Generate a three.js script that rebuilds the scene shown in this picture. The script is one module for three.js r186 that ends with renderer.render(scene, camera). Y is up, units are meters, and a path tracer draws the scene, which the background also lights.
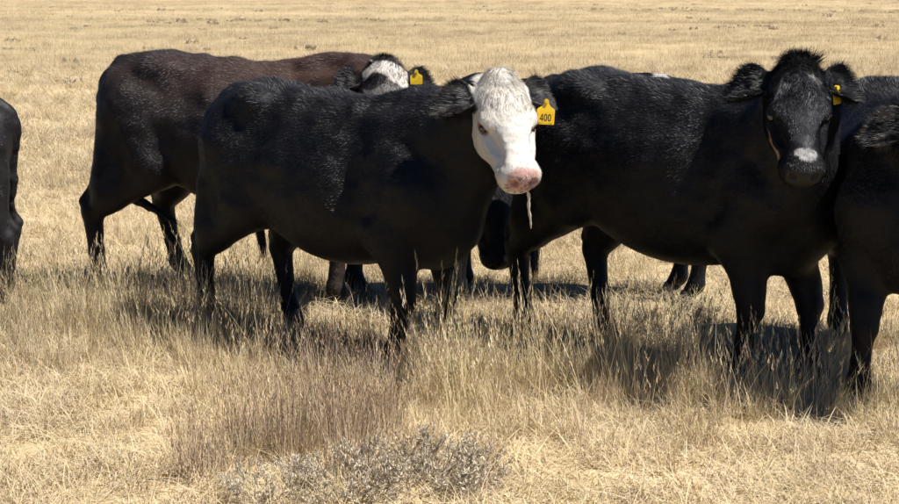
import * as THREE from 'three';
import { Sky } from 'three/addons/objects/Sky.js';
import { mergeGeometries } from 'three/addons/utils/BufferGeometryUtils.js';
import { ImprovedNoise } from 'three/addons/math/ImprovedNoise.js';

// ------------------------------------------------------------------ camera, sky, sun, exposure
const scene = new THREE.Scene();
const renderer = new THREE.WebGLRenderer({ antialias: true });
renderer.setSize(1024, 574);
renderer.toneMapping = THREE.LinearToneMapping;
renderer.toneMappingExposure = 1.72;
renderer.shadowMap.enabled = true;

const camera = new THREE.PerspectiveCamera(17.58, 1024 / 574, 0.1, 3000);
camera.position.set(0, 1.8, 0);
camera.rotation.set(-0.16536, 0, 0);

const sunDir = new THREE.Vector3(0.50, 0.90, 0.20).normalize();
const sky = new Sky();
sky.name = 'sky';
sky.scale.setScalar(2500);
sky.material.uniforms.sunPosition.value.copy(sunDir);
sky.material.uniforms.turbidity.value = 6;
sky.material.uniforms.rayleigh.value = 0.4;
sky.material.uniforms.mieCoefficient.value = 0.004;
sky.material.uniforms.cloudCoverage.value = 0;
sky.userData = { kind: 'structure' };
scene.add(sky);
scene.environmentIntensity = 0.12;

const sun = new THREE.DirectionalLight(0xfff7ec, 4.8);
sun.position.copy(sunDir).multiplyScalar(30).add(new THREE.Vector3(0, 0, -8));
sun.target.position.set(0, 0, -8);
sun.castShadow = true;
sun.shadow.mapSize.set(4096, 4096);
Object.assign(sun.shadow.camera, { left: -12, right: 12, top: 12, bottom: -12, near: 1, far: 80 });
scene.add(sun, sun.target);

// ------------------------------------------------------------------ helpers
function rng(seed) {
  let s = seed | 0;
  return () => { s = (s + 0x6d2b79f5) | 0; let t = Math.imul(s ^ (s >>> 15), 1 | s); t = (t + Math.imul(t ^ (t >>> 7), 61 | t)) ^ t; return ((t ^ (t >>> 14)) >>> 0) / 4294967296; };
}
const perlin = new ImprovedNoise();
const noise = (x, y, z = 0) => perlin.noise(x, y, z);
const fbm = (x, y, z = 0) => noise(x, y, z) + 0.5 * noise(2.1 * x + 7, 2.1 * y, 2.1 * z) + 0.25 * noise(4.3 * x, 4.3 * y + 3, 4.3 * z);
const lerp = (a, b, t) => a + (b - a) * t;
const clamp = (x, a = 0, b = 1) => Math.max(a, Math.min(b, x));
const smooth = (a, b, x) => { const t = clamp((x - a) / (b - a)); return t * t * (3 - 2 * t); };
const mix3 = (a, b, t) => [lerp(a[0], b[0], t), lerp(a[1], b[1], t), lerp(a[2], b[2], t)];
const V = (x, y, z) => new THREE.Vector3(x, y, z);
const taken = {};
function numbered(name) { const n = taken[name] = (taken[name] ?? -1) + 1; return n ? `${name}_${String(n).padStart(3, '0')}` : name; }
function shadows(o) { o.traverse((m) => { if (m.isMesh) { m.castShadow = true; m.receiveShadow = true; } }); return o; }
function part(name, geometry, material, parent) { const m = new THREE.Mesh(geometry, material); m.name = name; parent.add(m); return m; }
function thing(name, label, category, group) {
  const o = new THREE.Group(); o.name = numbered(name); o.userData = { label, category };
  if (group) o.userData.group = group;
  scene.add(o); return o;
}
function rawGeo(pos, col, idx, nor) {
  const g = new THREE.BufferGeometry();
  g.setAttribute('position', new THREE.BufferAttribute(pos instanceof Float32Array ? pos : new Float32Array(pos), 3));
  if (col) g.setAttribute('color', new THREE.BufferAttribute(col instanceof Float32Array ? col : new Float32Array(col), 3));
  if (idx) g.setIndex(idx);
  if (nor) g.setAttribute('normal', new THREE.BufferAttribute(new Float32Array(nor), 3)); else g.computeVertexNormals();
  return g;
}

// ------------------------------------------------------------------ ground
const groundHeight = (x, z) => {
  const d = -z;
  const far = smooth(14, 60, d);
  return 0.018 * fbm(x * 0.7, z * 0.7, 1.3) + far * (0.14 * fbm(x * 0.06, z * 0.06, 4.1));
};
const strawTone = (x, z) => {          // broad patches of paler and browner thatch
  const a = fbm(x * 0.28 + 3, z * 0.28, 8.2), b = fbm(x * 1.3, z * 1.3, 2.7);
  const d = -z, band = fbm(x * 0.035 + 11, z * 0.11, 5.5), thin = fbm(x * 0.12, z * 0.5, 9.1);
  let t = 0.16 * a + 0.12 * b;
  t += smooth(20, 45, d) * (0.16 * band + 0.12 * Math.min(0, thin));
  return t;
};
{
  const rows = [], cols = 170;
  for (let z = 6; z > -15; z -= 0.14) rows.push(z);
  for (let z = -15, s = 0.16; z > -900; z -= s, s *= 1.022) rows.push(z);
  const pos = [], col = [], uv = [], idx = [];
  for (const z of rows) {
    const half = 6 + Math.max(0, -z) * 0.62;
    for (let i = 0; i < cols; i++) {
      const x = (i / (cols - 1) * 2 - 1) * half;
      pos.push(x, groundHeight(x, z), z);
      const k = 1 + strawTone(x, z);
      col.push(k, k * (1 - 0.03 * strawTone(x + 40, z)), k * (1 - 0.12 * strawTone(x + 90, z)));
      uv.push(x / 2.6, z / 2.6);
    }
  }
  for (let r = 0; r < rows.length - 1; r++) for (let i = 0; i < cols - 1; i++) {
    const a = r * cols + i, b = a + 1, c = a + cols, d = c + 1;
    idx.push(a, b, c, b, d, c);
  }
  const g = rawGeo(pos, col, idx);
  g.setAttribute('uv', new THREE.BufferAttribute(new Float32Array(uv), 2));
  // thatch texture: short straws strewn over pale soil
  const N = 1024, cv = document.createElement('canvas'); cv.width = cv.height = N;
  const c = cv.getContext('2d'), R = rng(5);
  c.fillStyle = '#a8946f'; c.fillRect(0, 0, N, N);
  const hv = document.createElement('canvas'); hv.width = hv.height = N;
  const h = hv.getContext('2d'); h.fillStyle = '#555'; h.fillRect(0, 0, N, N);
  const tones = ['#cab689', '#bfaa7c', '#b49d70', '#d6c59c', '#a58f64', '#947f5b', '#c4b18a', '#83704e'];
  for (let i = 0; i < 15000; i++) {
    const x = R() * N, y = R() * N, a = R() * 6.283, l = 8 + R() * 34, dx = Math.cos(a) * l, dy = Math.sin(a) * l, w = 0.8 + R() * 1.7;
    const t = tones[(R() * tones.length) | 0], hh = 70 + (i / 15000) * 180 | 0;
    for (const ox of [-N, 0, N]) for (const oy of [-N, 0, N]) {
      if (x + ox < -50 || x + ox > N + 50 || y + oy < -50 || y + oy > N + 50) continue;
      for (const [q, s] of [[c, t], [h, `rgb(${hh},${hh},${hh})`]]) { q.strokeStyle = s; q.lineWidth = w; q.beginPath(); q.moveTo(x + ox, y + oy); q.quadraticCurveTo(x + ox + dx * 0.5 + dy * 0.12, y + oy + dy * 0.5 - dx * 0.12, x + ox + dx, y + oy + dy); q.stroke(); }
    }
  }
  const tex = (canvas, srgb) => { const t = new THREE.CanvasTexture(canvas); t.wrapS = t.wrapT = THREE.RepeatWrapping; t.magFilter = THREE.LinearFilter; if (srgb) t.colorSpace = THREE.SRGBColorSpace; t.anisotropy = 8; return t; };
  const m = new THREE.MeshStandardMaterial({ vertexColors: true, map: tex(cv, true), bumpMap: tex(hv, false), bumpScale: 0.012, roughness: 0.95 });
  const ground = new THREE.Mesh(g, m);
  ground.name = 'ground'; ground.receiveShadow = true; ground.castShadow = true;
  ground.userData = { kind: 'structure' };
  scene.add(ground);
}

// ------------------------------------------------------------------ signed distance modelling
const smin = (a, b, k) => { const h = Math.max(k - Math.abs(a - b), 0) / k; return Math.min(a, b) - h * h * k * 0.25; };
const smax = (a, b, k) => -smin(-a, -b, k);
function cone(px, py, pz, c) {          // tapered capsule c = [ax, ay, az, ra, bx, by, bz, rb]
  const bx = c[4] - c[0], by = c[5] - c[1], bz = c[6] - c[2], x = px - c[0], y = py - c[1], z = pz - c[2];
  const t = clamp((x * bx + y * by + z * bz) / (bx * bx + by * by + bz * bz + 1e-9));
  return Math.hypot(x - bx * t, y - by * t, z - bz * t) - lerp(c[3], c[7], t);
}
function ell(x, y, z, cx, cy, cz, rx, ry, rz) {
  x -= cx; y -= cy; z -= cz;
  const k0 = Math.hypot(x / rx, y / ry, z / rz), k1 = Math.hypot(x / (rx * rx), y / (ry * ry), z / (rz * rz));
  return k1 < 1e-9 ? -Math.min(rx, ry, rz) : k0 * (k0 - 1) / k1;
}
function surfaceNets(f, lo, hi, c) {
  const B = 6, n = [0, 1, 2].map((i) => Math.ceil((hi[i] - lo[i]) / c / B) * B + 1), [nx, ny, nz] = n;
  const val = new Float32Array(nx * ny * nz), at = (i, j, k) => i + nx * (j + ny * k);
  const half = (B - 1) / 2, reach = half * c * 1.8 + c;
  for (let K = 0; K < nz; K += B) for (let J = 0; J < ny; J += B) for (let I = 0; I < nx; I += B) {
    const d = f(lo[0] + (I + half) * c, lo[1] + (J + half) * c, lo[2] + (K + half) * c), skip = Math.abs(d) > reach * 1.7;
    for (let k = K; k < Math.min(K + B, nz); k++) for (let j = J; j < Math.min(J + B, ny); j++) for (let i = I; i < Math.min(I + B, nx); i++)
      val[at(i, j, k)] = skip ? d : f(lo[0] + i * c, lo[1] + j * c, lo[2] + k * c);
  }
  const id = new Int32Array(nx * ny * nz).fill(-1), pos = [], idx = [];
  const corner = [[0, 0, 0], [1, 0, 0], [0, 1, 0], [1, 1, 0], [0, 0, 1], [1, 0, 1], [0, 1, 1], [1, 1, 1]];
  const edges = [[0, 1], [2, 3], [4, 5], [6, 7], [0, 2], [1, 3], [4, 6], [5, 7], [0, 4], [1, 5], [2, 6], [3, 7]];
  const v = new Float32Array(8);
  for (let k = 0; k < nz - 1; k++) for (let j = 0; j < ny - 1; j++) for (let i = 0; i < nx - 1; i++) {
    let neg = 0;
    for (let q = 0; q < 8; q++) { v[q] = val[at(i + corner[q][0], j + corner[q][1], k + corner[q][2])]; if (v[q] < 0) neg++; }
    if (neg === 0 || neg === 8) continue;
    let x = 0, y = 0, z = 0, m = 0;
    for (const [a, b] of edges) if ((v[a] < 0) !== (v[b] < 0)) {
      const t = v[a] / (v[a] - v[b]), A = corner[a], C = corner[b];
      x += lerp(A[0], C[0], t); y += lerp(A[1], C[1], t); z += lerp(A[2], C[2], t); m++;
    }
    id[at(i, j, k)] = pos.length / 3;
    pos.push(lo[0] + (i + x / m) * c, lo[1] + (j + y / m) * c, lo[2] + (k + z / m) * c);
  }
  const quad = (a, b, d, e, flip) => { if (a < 0 || b < 0 || d < 0 || e < 0) return; flip ? idx.push(a, d, b, a, e, d) : idx.push(a, b, d, a, d, e); };
  for (let k = 1; k < nz - 1; k++) for (let j = 1; j < ny - 1; j++) for (let i = 1; i < nx - 1; i++) {
    const s = val[at(i, j, k)] < 0;
    if (s !== val[at(i + 1, j, k)] < 0) quad(id[at(i, j - 1, k - 1)], id[at(i, j, k - 1)], id[at(i, j, k)], id[at(i, j - 1, k)], !s);
    if (s !== val[at(i, j + 1, k)] < 0) quad(id[at(i - 1, j, k - 1)], id[at(i - 1, j, k)], id[at(i, j, k)], id[at(i, j, k - 1)], !s);
    if (s !== val[at(i, j, k + 1)] < 0) quad(id[at(i - 1, j - 1, k)], id[at(i, j - 1, k)], id[at(i, j, k)], id[at(i - 1, j, k)], !s);
  }
  return rawGeo(pos, null, idx);
}

// ------------------------------------------------------------------ cattle
// torso stations along the cow (x forward): top line, under line, half width
const stations = [[-0.87, 1.17, 1.03, 0.05], [-0.835, 1.245, 0.90, 0.15], [-0.77, 1.295, 0.80, 0.215], [-0.64, 1.325, 0.71, 0.255], [-0.48, 1.34, 0.65, 0.28], [-0.30, 1.325, 0.575, 0.30],
  [-0.10, 1.305, 0.515, 0.33], [0.10, 1.295, 0.495, 0.335], [0.30, 1.30, 0.51, 0.31], [0.48, 1.315, 0.545, 0.27], [0.62, 1.29, 0.58, 0.235], [0.72, 1.22, 0.63, 0.19], [0.80, 1.10, 0.72, 0.12], [0.84, 1.0, 0.82, 0.05]];
const table = Array.from({ length: 200 }, (_, i) => {
  const x = -0.87 + 1.71 * i / 199; let k = 0;
  while (k < stations.length - 2 && stations[k + 1][0] < x) k++;
  const p0 = stations[Math.max(0, k - 1)], p1 = stations[k], p2 = stations[k + 1], p3 = stations[Math.min(stations.length - 1, k + 2)], t = clamp((x - p1[0]) / (p2[0] - p1[0]));
  return [1, 2, 3].map((c) => 0.5 * (2 * p1[c] + (p2[c] - p0[c]) * t + (2 * p0[c] - 5 * p1[c] + 4 * p2[c] - p3[c]) * t * t + (3 * p1[c] - p0[c] - 3 * p2[c] + p3[c]) * t * t * t));
});
function torso(x, y, z, belly) {
  const u = clamp(((x < -0.3 ? -0.3 + (x + 0.3) / 0.9 : x) + 0.87) / 1.71) * 199, i = Math.min(198, u | 0), w = u - i, A = table[i], B = table[i + 1];
  const top = lerp(A[0], B[0], w), mid = Math.exp(-Math.pow((x - 0.05) / 0.4, 2)), bot = lerp(A[1], B[1], w) - belly * mid * 0.05, hw = lerp(A[2], B[2], w) + belly * mid * 0.03;
  const cy = (top + bot) / 2, hh = (top - bot) / 2, v = (y - cy) / hh;
  const width = hw * (1 - 0.22 * smooth(0.1, 1, v) - 0.05 * smooth(0, -1, v));
  const a = Math.abs(v), b = Math.abs(z) / width, r = Math.pow(Math.pow(a, 2.25) + Math.pow(b, 2.25), 1 / 2.25);
  const d = (r - 1) * Math.min(hh, width) * 0.9, over = Math.max(-0.813 - x, x - 0.84, 0);
  return over > 0 ? Math.max(d, 0) + over : d;
}
function legCones(c) {          // hooves: [x, z] on the ground for front right (+z), front left, hind right, hind left
  const out = [];
  c.feet.forEach(([hx, hz, lift = 0], q) => {
    const s = q % 2 ? -1 : 1;
    if (q < 2) {
      const dx = hx - 0.58, dz = hz - 0.15 * s;
      const E = [0.50 + 0.12 * dx, 0.66, 0.165 * s + 0.2 * dz], K = [lerp(E[0], hx, 0.55) + 0.035, 0.37, lerp(E[2], hz, 0.55)], F = [hx - 0.03, 0.115, hz];
      out.push([[0.47, 1.16, 0.12 * s, 0.09, 0.62, 0.86, 0.165 * s, 0.145], 0.10], [[0.62, 0.86, 0.165 * s, 0.14, E[0], E[1], E[2], 0.12], 0.08], [[E[0], E[1], E[2], 0.12, lerp(E[0], K[0], 0.8), lerp(E[1], K[1], 0.8), lerp(E[2], K[2], 0.8), 0.064], 0.06],
        [[lerp(E[0], K[0], 0.75), lerp(E[1], K[1], 0.75), lerp(E[2], K[2], 0.75), 0.068, K[0], K[1] - 0.02, K[2], 0.061], 0.03], [[K[0] - 0.006, K[1] - 0.03, K[2], 0.050, lerp(K[0], F[0], 0.7), lerp(K[1], F[1], 0.7), lerp(K[2], F[2], 0.7), 0.040], 0.025],
        [[lerp(K[0], F[0], 0.7), lerp(K[1], F[1], 0.7), lerp(K[2], F[2], 0.7), 0.040, F[0], F[1], F[2], 0.05], 0.02], [[F[0], F[1], F[2], 0.05, hx + 0.012, 0.055, hz, 0.044], 0.02]);
    } else {
      const dx = hx + 0.66, dz = hz - 0.16 * s;
      const S = [-0.40 + 0.30 * dx, 0.72, 0.185 * s + 0.2 * dz], H = [hx - 0.085 - 0.12 * dx, 0.47, lerp(0.15 * s, hz, 0.75)], F = [hx - 0.03, 0.115, hz];
      out.push([[-0.57, 1.05, 0.13 * s, 0.175, S[0] - 0.05, S[1] + 0.06, S[2], 0.135], 0.10], [[-0.67, 1.0, 0.115 * s, 0.13, lerp(H[0], S[0], 0.35) - 0.02, lerp(H[1], S[1], 0.5), lerp(H[2], S[2], 0.4), 0.11], 0.08],
        [[S[0], S[1], S[2], 0.125, lerp(S[0], H[0], 0.78) + 0.01, lerp(S[1], H[1], 0.78), lerp(S[2], H[2], 0.78), 0.068], 0.05], [[lerp(S[0], H[0], 0.7), lerp(S[1], H[1], 0.7), lerp(S[2], H[2], 0.7), 0.074, H[0] + 0.012, H[1] - 0.01, H[2], 0.06], 0.04],
        [[H[0] - 0.042, H[1] + 0.045, H[2], 0.030, lerp(S[0], H[0], 0.75) - 0.06, H[1] + 0.16, lerp(S[2], H[2], 0.8), 0.02], 0.03],
        [[H[0] + 0.01, H[1] - 0.01, H[2], 0.058, lerp(H[0], F[0], 0.65), lerp(H[1], F[1], 0.65), lerp(H[2], F[2], 0.65), 0.042], 0.025], [[lerp(H[0], F[0], 0.65), lerp(H[1], F[1], 0.65), lerp(H[2], F[2], 0.65), 0.042, F[0], F[1], F[2], 0.05], 0.02],
        [[F[0], F[1], F[2], 0.05, hx + 0.012, 0.055, hz, 0.045], 0.02]);
    }
  });
  return out;
}
const quadBez = (a, b, c, t) => a.clone().multiplyScalar((1 - t) * (1 - t)).addScaledVector(b, 2 * t * (1 - t)).addScaledVector(c, t * t);
// the head, modelled once: X from poll to muzzle, Y out of the forehead, Z to its own right
function headField(x, y, zz) {
  const z = Math.abs(zz);
  let d = ell(x, y, z, 0.07, -0.08, 0, 0.125, 0.11, 0.118);
  d = smin(d, ell(x, y, z, 0.165, -0.065, 0, 0.155, 0.090, 0.122), 0.05);
  d = smin(d, cone(x, y, z, [0.22, -0.07, 0, 0.082, 0.40, -0.068, 0, 0.062]), 0.06);
  d = smin(d, cone(x, y, z, [0.22, -0.11, 0.035, 0.075, 0.42, -0.105, 0.026, 0.06]), 0.05);
  d = smin(d, ell(x, y, z, 0.452, -0.086, 0, 0.060, 0.072, 0.090), 0.05);
  d = smin(d, ell(x, y, z, 0.155, -0.17, 0.064, 0.125, 0.10, 0.058), 0.06);
  d = smin(d, cone(x, y, z, [0.17, -0.215, 0.045, 0.045, 0.43, -0.145, 0.012, 0.038]), 0.05);
  d = smin(d, ell(x, y, z, 0.445, -0.145, 0, 0.045, 0.036, 0.058), 0.025);
  d = smin(d, ell(x, y, z, 0.194, -0.036, 0.098, 0.044, 0.026, 0.028), 0.04);            // brow
  d = smin(d, ell(x, y, z, -0.005, -0.025, 0, 0.06, 0.06, 0.07), 0.05);                    // poll
  d = smax(d, -ell(x, y, z, 0.512, -0.066, 0.046, 0.030, 0.018, 0.016), 0.012);            // nostril
  d = smax(d, -ell(x, y, z, 0.49, -0.128, 0.0, 0.06, 0.0035, 0.10), 0.010);                // mouth
  d = smax(d, -ell(x, y, z, 0.213, -0.058, 0.128, 0.022, 0.016, 0.020), 0.012);
  d = smax(d, -ell(x, y, z, 0.325, -0.05, 0.104, 0.075, 0.022, 0.024), 0.05);            // hollow beside the nose
  d = smin(d, ell(x, y, z, 0.265, -0.10, 0.082, 0.06, 0.016, 0.02), 0.035);                 // cheek ridge
  if (Math.abs(d) < 0.04 && x < 0.44) d += 0.0035 * noise(x * 22, y * 22, zz * 22) + 0.002 * noise(x * 45, y * 45, zz * 45);            // eye socket
  // ear: a cupped leaf reaching out sideways
  const ex = x - 0.035, ey = y + 0.055, ez = z - 0.11, ca = 0.93, sa = -0.37;
  const lx = ex, lz = ez * ca + ey * sa, ly = -ez * sa + ey * ca;   // lz along the ear
  const t = clamp(lz / 0.19), hwid = 0.024 + 0.056 * Math.sin(Math.PI * Math.pow(t, 0.72) * 0.97);
  const bend = 7.5 * lx * lx - 1.2 * lz * lz;
  let e = Math.hypot(Math.max(0, Math.abs(lx) - hwid + 0.008), (ly + 0.018 - bend) * 0.9, lz < 0 ? lz : Math.max(0, lz - 0.19)) - 0.012;
  e = smin(e, cone(lx, ly, lz, [0, -0.005, -0.04, 0.034, 0, -0.008, 0.04, 0.026]), 0.03);
  return smin(d, e * 0.85, 0.025);
}
const headGeo = surfaceNets(headField, [-0.14, -0.31, -0.36], [0.54, 0.09, 0.36], 0.0058);

const skinMat = new THREE.MeshPhysicalMaterial({ vertexColors: true, roughness: 0.55, specularIntensity: 0.4 });
const furMat = new THREE.MeshPhysicalMaterial({ vertexColors: true, roughness: 0.5, side: THREE.DoubleSide });
const hoofMat = new THREE.MeshStandardMaterial({ color: new THREE.Color().setRGB(0.035, 0.03, 0.026), roughness: 0.6 });
const eyeMat = new THREE.MeshPhysicalMaterial({ color: new THREE.Color().setRGB(0.012, 0.008, 0.006), roughness: 0.06, clearcoat: 1 });
const tagMat = new THREE.MeshStandardMaterial({ color: new THREE.Color().setRGB(0.80, 0.50, 0.015), roughness: 0.45 });
const studMat = new THREE.MeshStandardMaterial({ color: new THREE.Color().setRGB(0.75, 0.47, 0.02), roughness: 0.35 });

function hoofGeometry() {
  const list = [];
  for (const s of [-1, 1]) {
    const g = new THREE.CylinderGeometry(0.026, 0.036, 0.075, 10, 3), p = g.attributes.position;
    for (let i = 0; i < p.count; i++) {
      const y = p.getY(i), t = (0.0375 - y) / 0.075;
      p.setXYZ(i, p.getX(i) * 1.55 + 0.022 * t, y + 0.0375, p.getZ(i) * 0.62 + s * 0.026);
    }
    g.computeVertexNormals(); list.push(g);
  }
  return mergeGeometries(list);
}
const hoofGeo = hoofGeometry();

// hair: thin tapering blades rooted on a surface. style(p, n) -> {w: density 0..1, len, dir, lift, col, wid}
function hair(geo, count, seed, style) {
  const R = rng(seed), P = geo.attributes.position, Nn = geo.attributes.normal, I = geo.index, tris = I.count / 3;
  const cdf = new Float32Array(tris); let sum = 0;
  const a = V(), b = V(), c = V(), e = V(), n = V(), d = V(), w = V(), tip = V(), p = V();
  for (let t = 0; t < tris; t++) {
    a.fromBufferAttribute(P, I.getX(3 * t)); b.fromBufferAttribute(P, I.getX(3 * t + 1)); c.fromBufferAttribute(P, I.getX(3 * t + 2));
    sum += b.sub(a).cross(c.sub(a)).length(); cdf[t] = sum;
  }
  const pos = [], col = [], nor = [], fn = V();
  for (let k = 0; k < count; k++) {
    const u = R() * sum; let lo = 0, hi = tris - 1;
    while (lo < hi) { const m = (lo + hi) >> 1; if (cdf[m] < u) lo = m + 1; else hi = m; }
    const i0 = I.getX(3 * lo), i1 = I.getX(3 * lo + 1), i2 = I.getX(3 * lo + 2);
    let r1 = R(), r2 = R(); if (r1 + r2 > 1) { r1 = 1 - r1; r2 = 1 - r2; }
    a.fromBufferAttribute(P, i0); b.fromBufferAttribute(P, i1); c.fromBufferAttribute(P, i2);
    p.copy(a).addScaledVector(b.sub(a), r1).addScaledVector(c.sub(a), r2);
    n.fromBufferAttribute(Nn, i0).addScaledVector(e.fromBufferAttribute(Nn, i1), 0.6).addScaledVector(e.fromBufferAttribute(Nn, i2), 0.6).normalize();
    const s = style(p, n, R);
    if (!s) continue;
    d.copy(s.dir).addScaledVector(n, -s.dir.dot(n)).normalize();
    e.set(R() - 0.5, R() - 0.5, R() - 0.5).multiplyScalar(0.35);
    d.add(e).normalize();
    w.crossVectors(d, n).normalize();
    tip.copy(p).addScaledVector(d, s.len * Math.cos(s.lift)).addScaledVector(n, s.len * Math.sin(s.lift));
    p.addScaledVector(n, -0.003);
    const h = s.wid * (0.7 + 0.6 * R());
    pos.push(p.x - w.x * h, p.y - w.y * h, p.z - w.z * h, p.x + w.x * h, p.y + w.y * h, p.z + w.z * h, tip.x, tip.y, tip.z);
    const g = 0.75 + 0.5 * R();
    fn.subVectors(tip, p).normalize(); e.copy(n).addScaledVector(fn, -n.dot(fn)).normalize();
    const al = (R() - 0.5) * (s.col[0] > 0.2 ? 0.7 : 1.5), ca = Math.cos(al), sa = Math.sin(al); e.multiplyScalar(ca).addScaledVector(w, sa);
    for (let q = 0; q < 3; q++) { col.push(s.col[0] * g, s.col[1] * g, s.col[2] * g); nor.push(e.x, e.y, e.z); }
  }
  return rawGeo(pos, col, null, nor);
}

function tagGeometry(w, h) {
  const s = new THREE.Shape(), a = w / 2;
  s.moveTo(-a + 0.006, -h); s.lineTo(a - 0.006, -h); s.quadraticCurveTo(a, -h, a, -h + 0.006); s.lineTo(a, -h * 0.42); s.quadraticCurveTo(a, -h * 0.36, a * 0.55, -h * 0.28); s.lineTo(a * 0.28, -h * 0.16);
  s.lineTo(a * 0.24, -0.002); s.quadraticCurveTo(0, 0.008, -a * 0.24, -0.002); s.lineTo(-a * 0.28, -h * 0.16); s.lineTo(-a * 0.55, -h * 0.28); s.quadraticCurveTo(-a, -h * 0.36, -a, -h * 0.42); s.lineTo(-a, -h + 0.006); s.quadraticCurveTo(-a, -h, -a + 0.006, -h);
  const g = new THREE.ExtrudeGeometry(s, { depth: 0.0016, bevelEnabled: true, bevelSize: 0.0006, bevelThickness: 0.0006, bevelSegments: 1, curveSegments: 6 });
  const p = g.attributes.position;             // a worn plastic flap, faintly cupped
  for (let i = 0; i < p.count; i++) p.setZ(i, p.getZ(i) + 1.6 * p.getX(i) * p.getX(i) + 0.06 * p.getY(i) * p.getY(i) * 8 * 0.1);
  g.computeVertexNormals();
  return g;
}
function numberMaterial(text) {
  const cv = document.createElement('canvas'); cv.width = 256; cv.height = 160;
  const c = cv.getContext('2d'); c.fillStyle = '#e8b80e'; c.fillRect(0, 0, 256, 160);
  c.fillStyle = '#231a08'; c.font = 'bold 132px sans-serif'; c.textAlign = 'center'; c.textBaseline = 'middle';
  c.save(); c.translate(128, 84); c.scale(0.92, 1.12); c.fillText(text, 0, 0); c.restore();
  const t = new THREE.CanvasTexture(cv); t.colorSpace = THREE.SRGBColorSpace; t.magFilter = THREE.LinearFilter;
  return new THREE.MeshStandardMaterial({ map: t, roughness: 0.5 });
}

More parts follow.
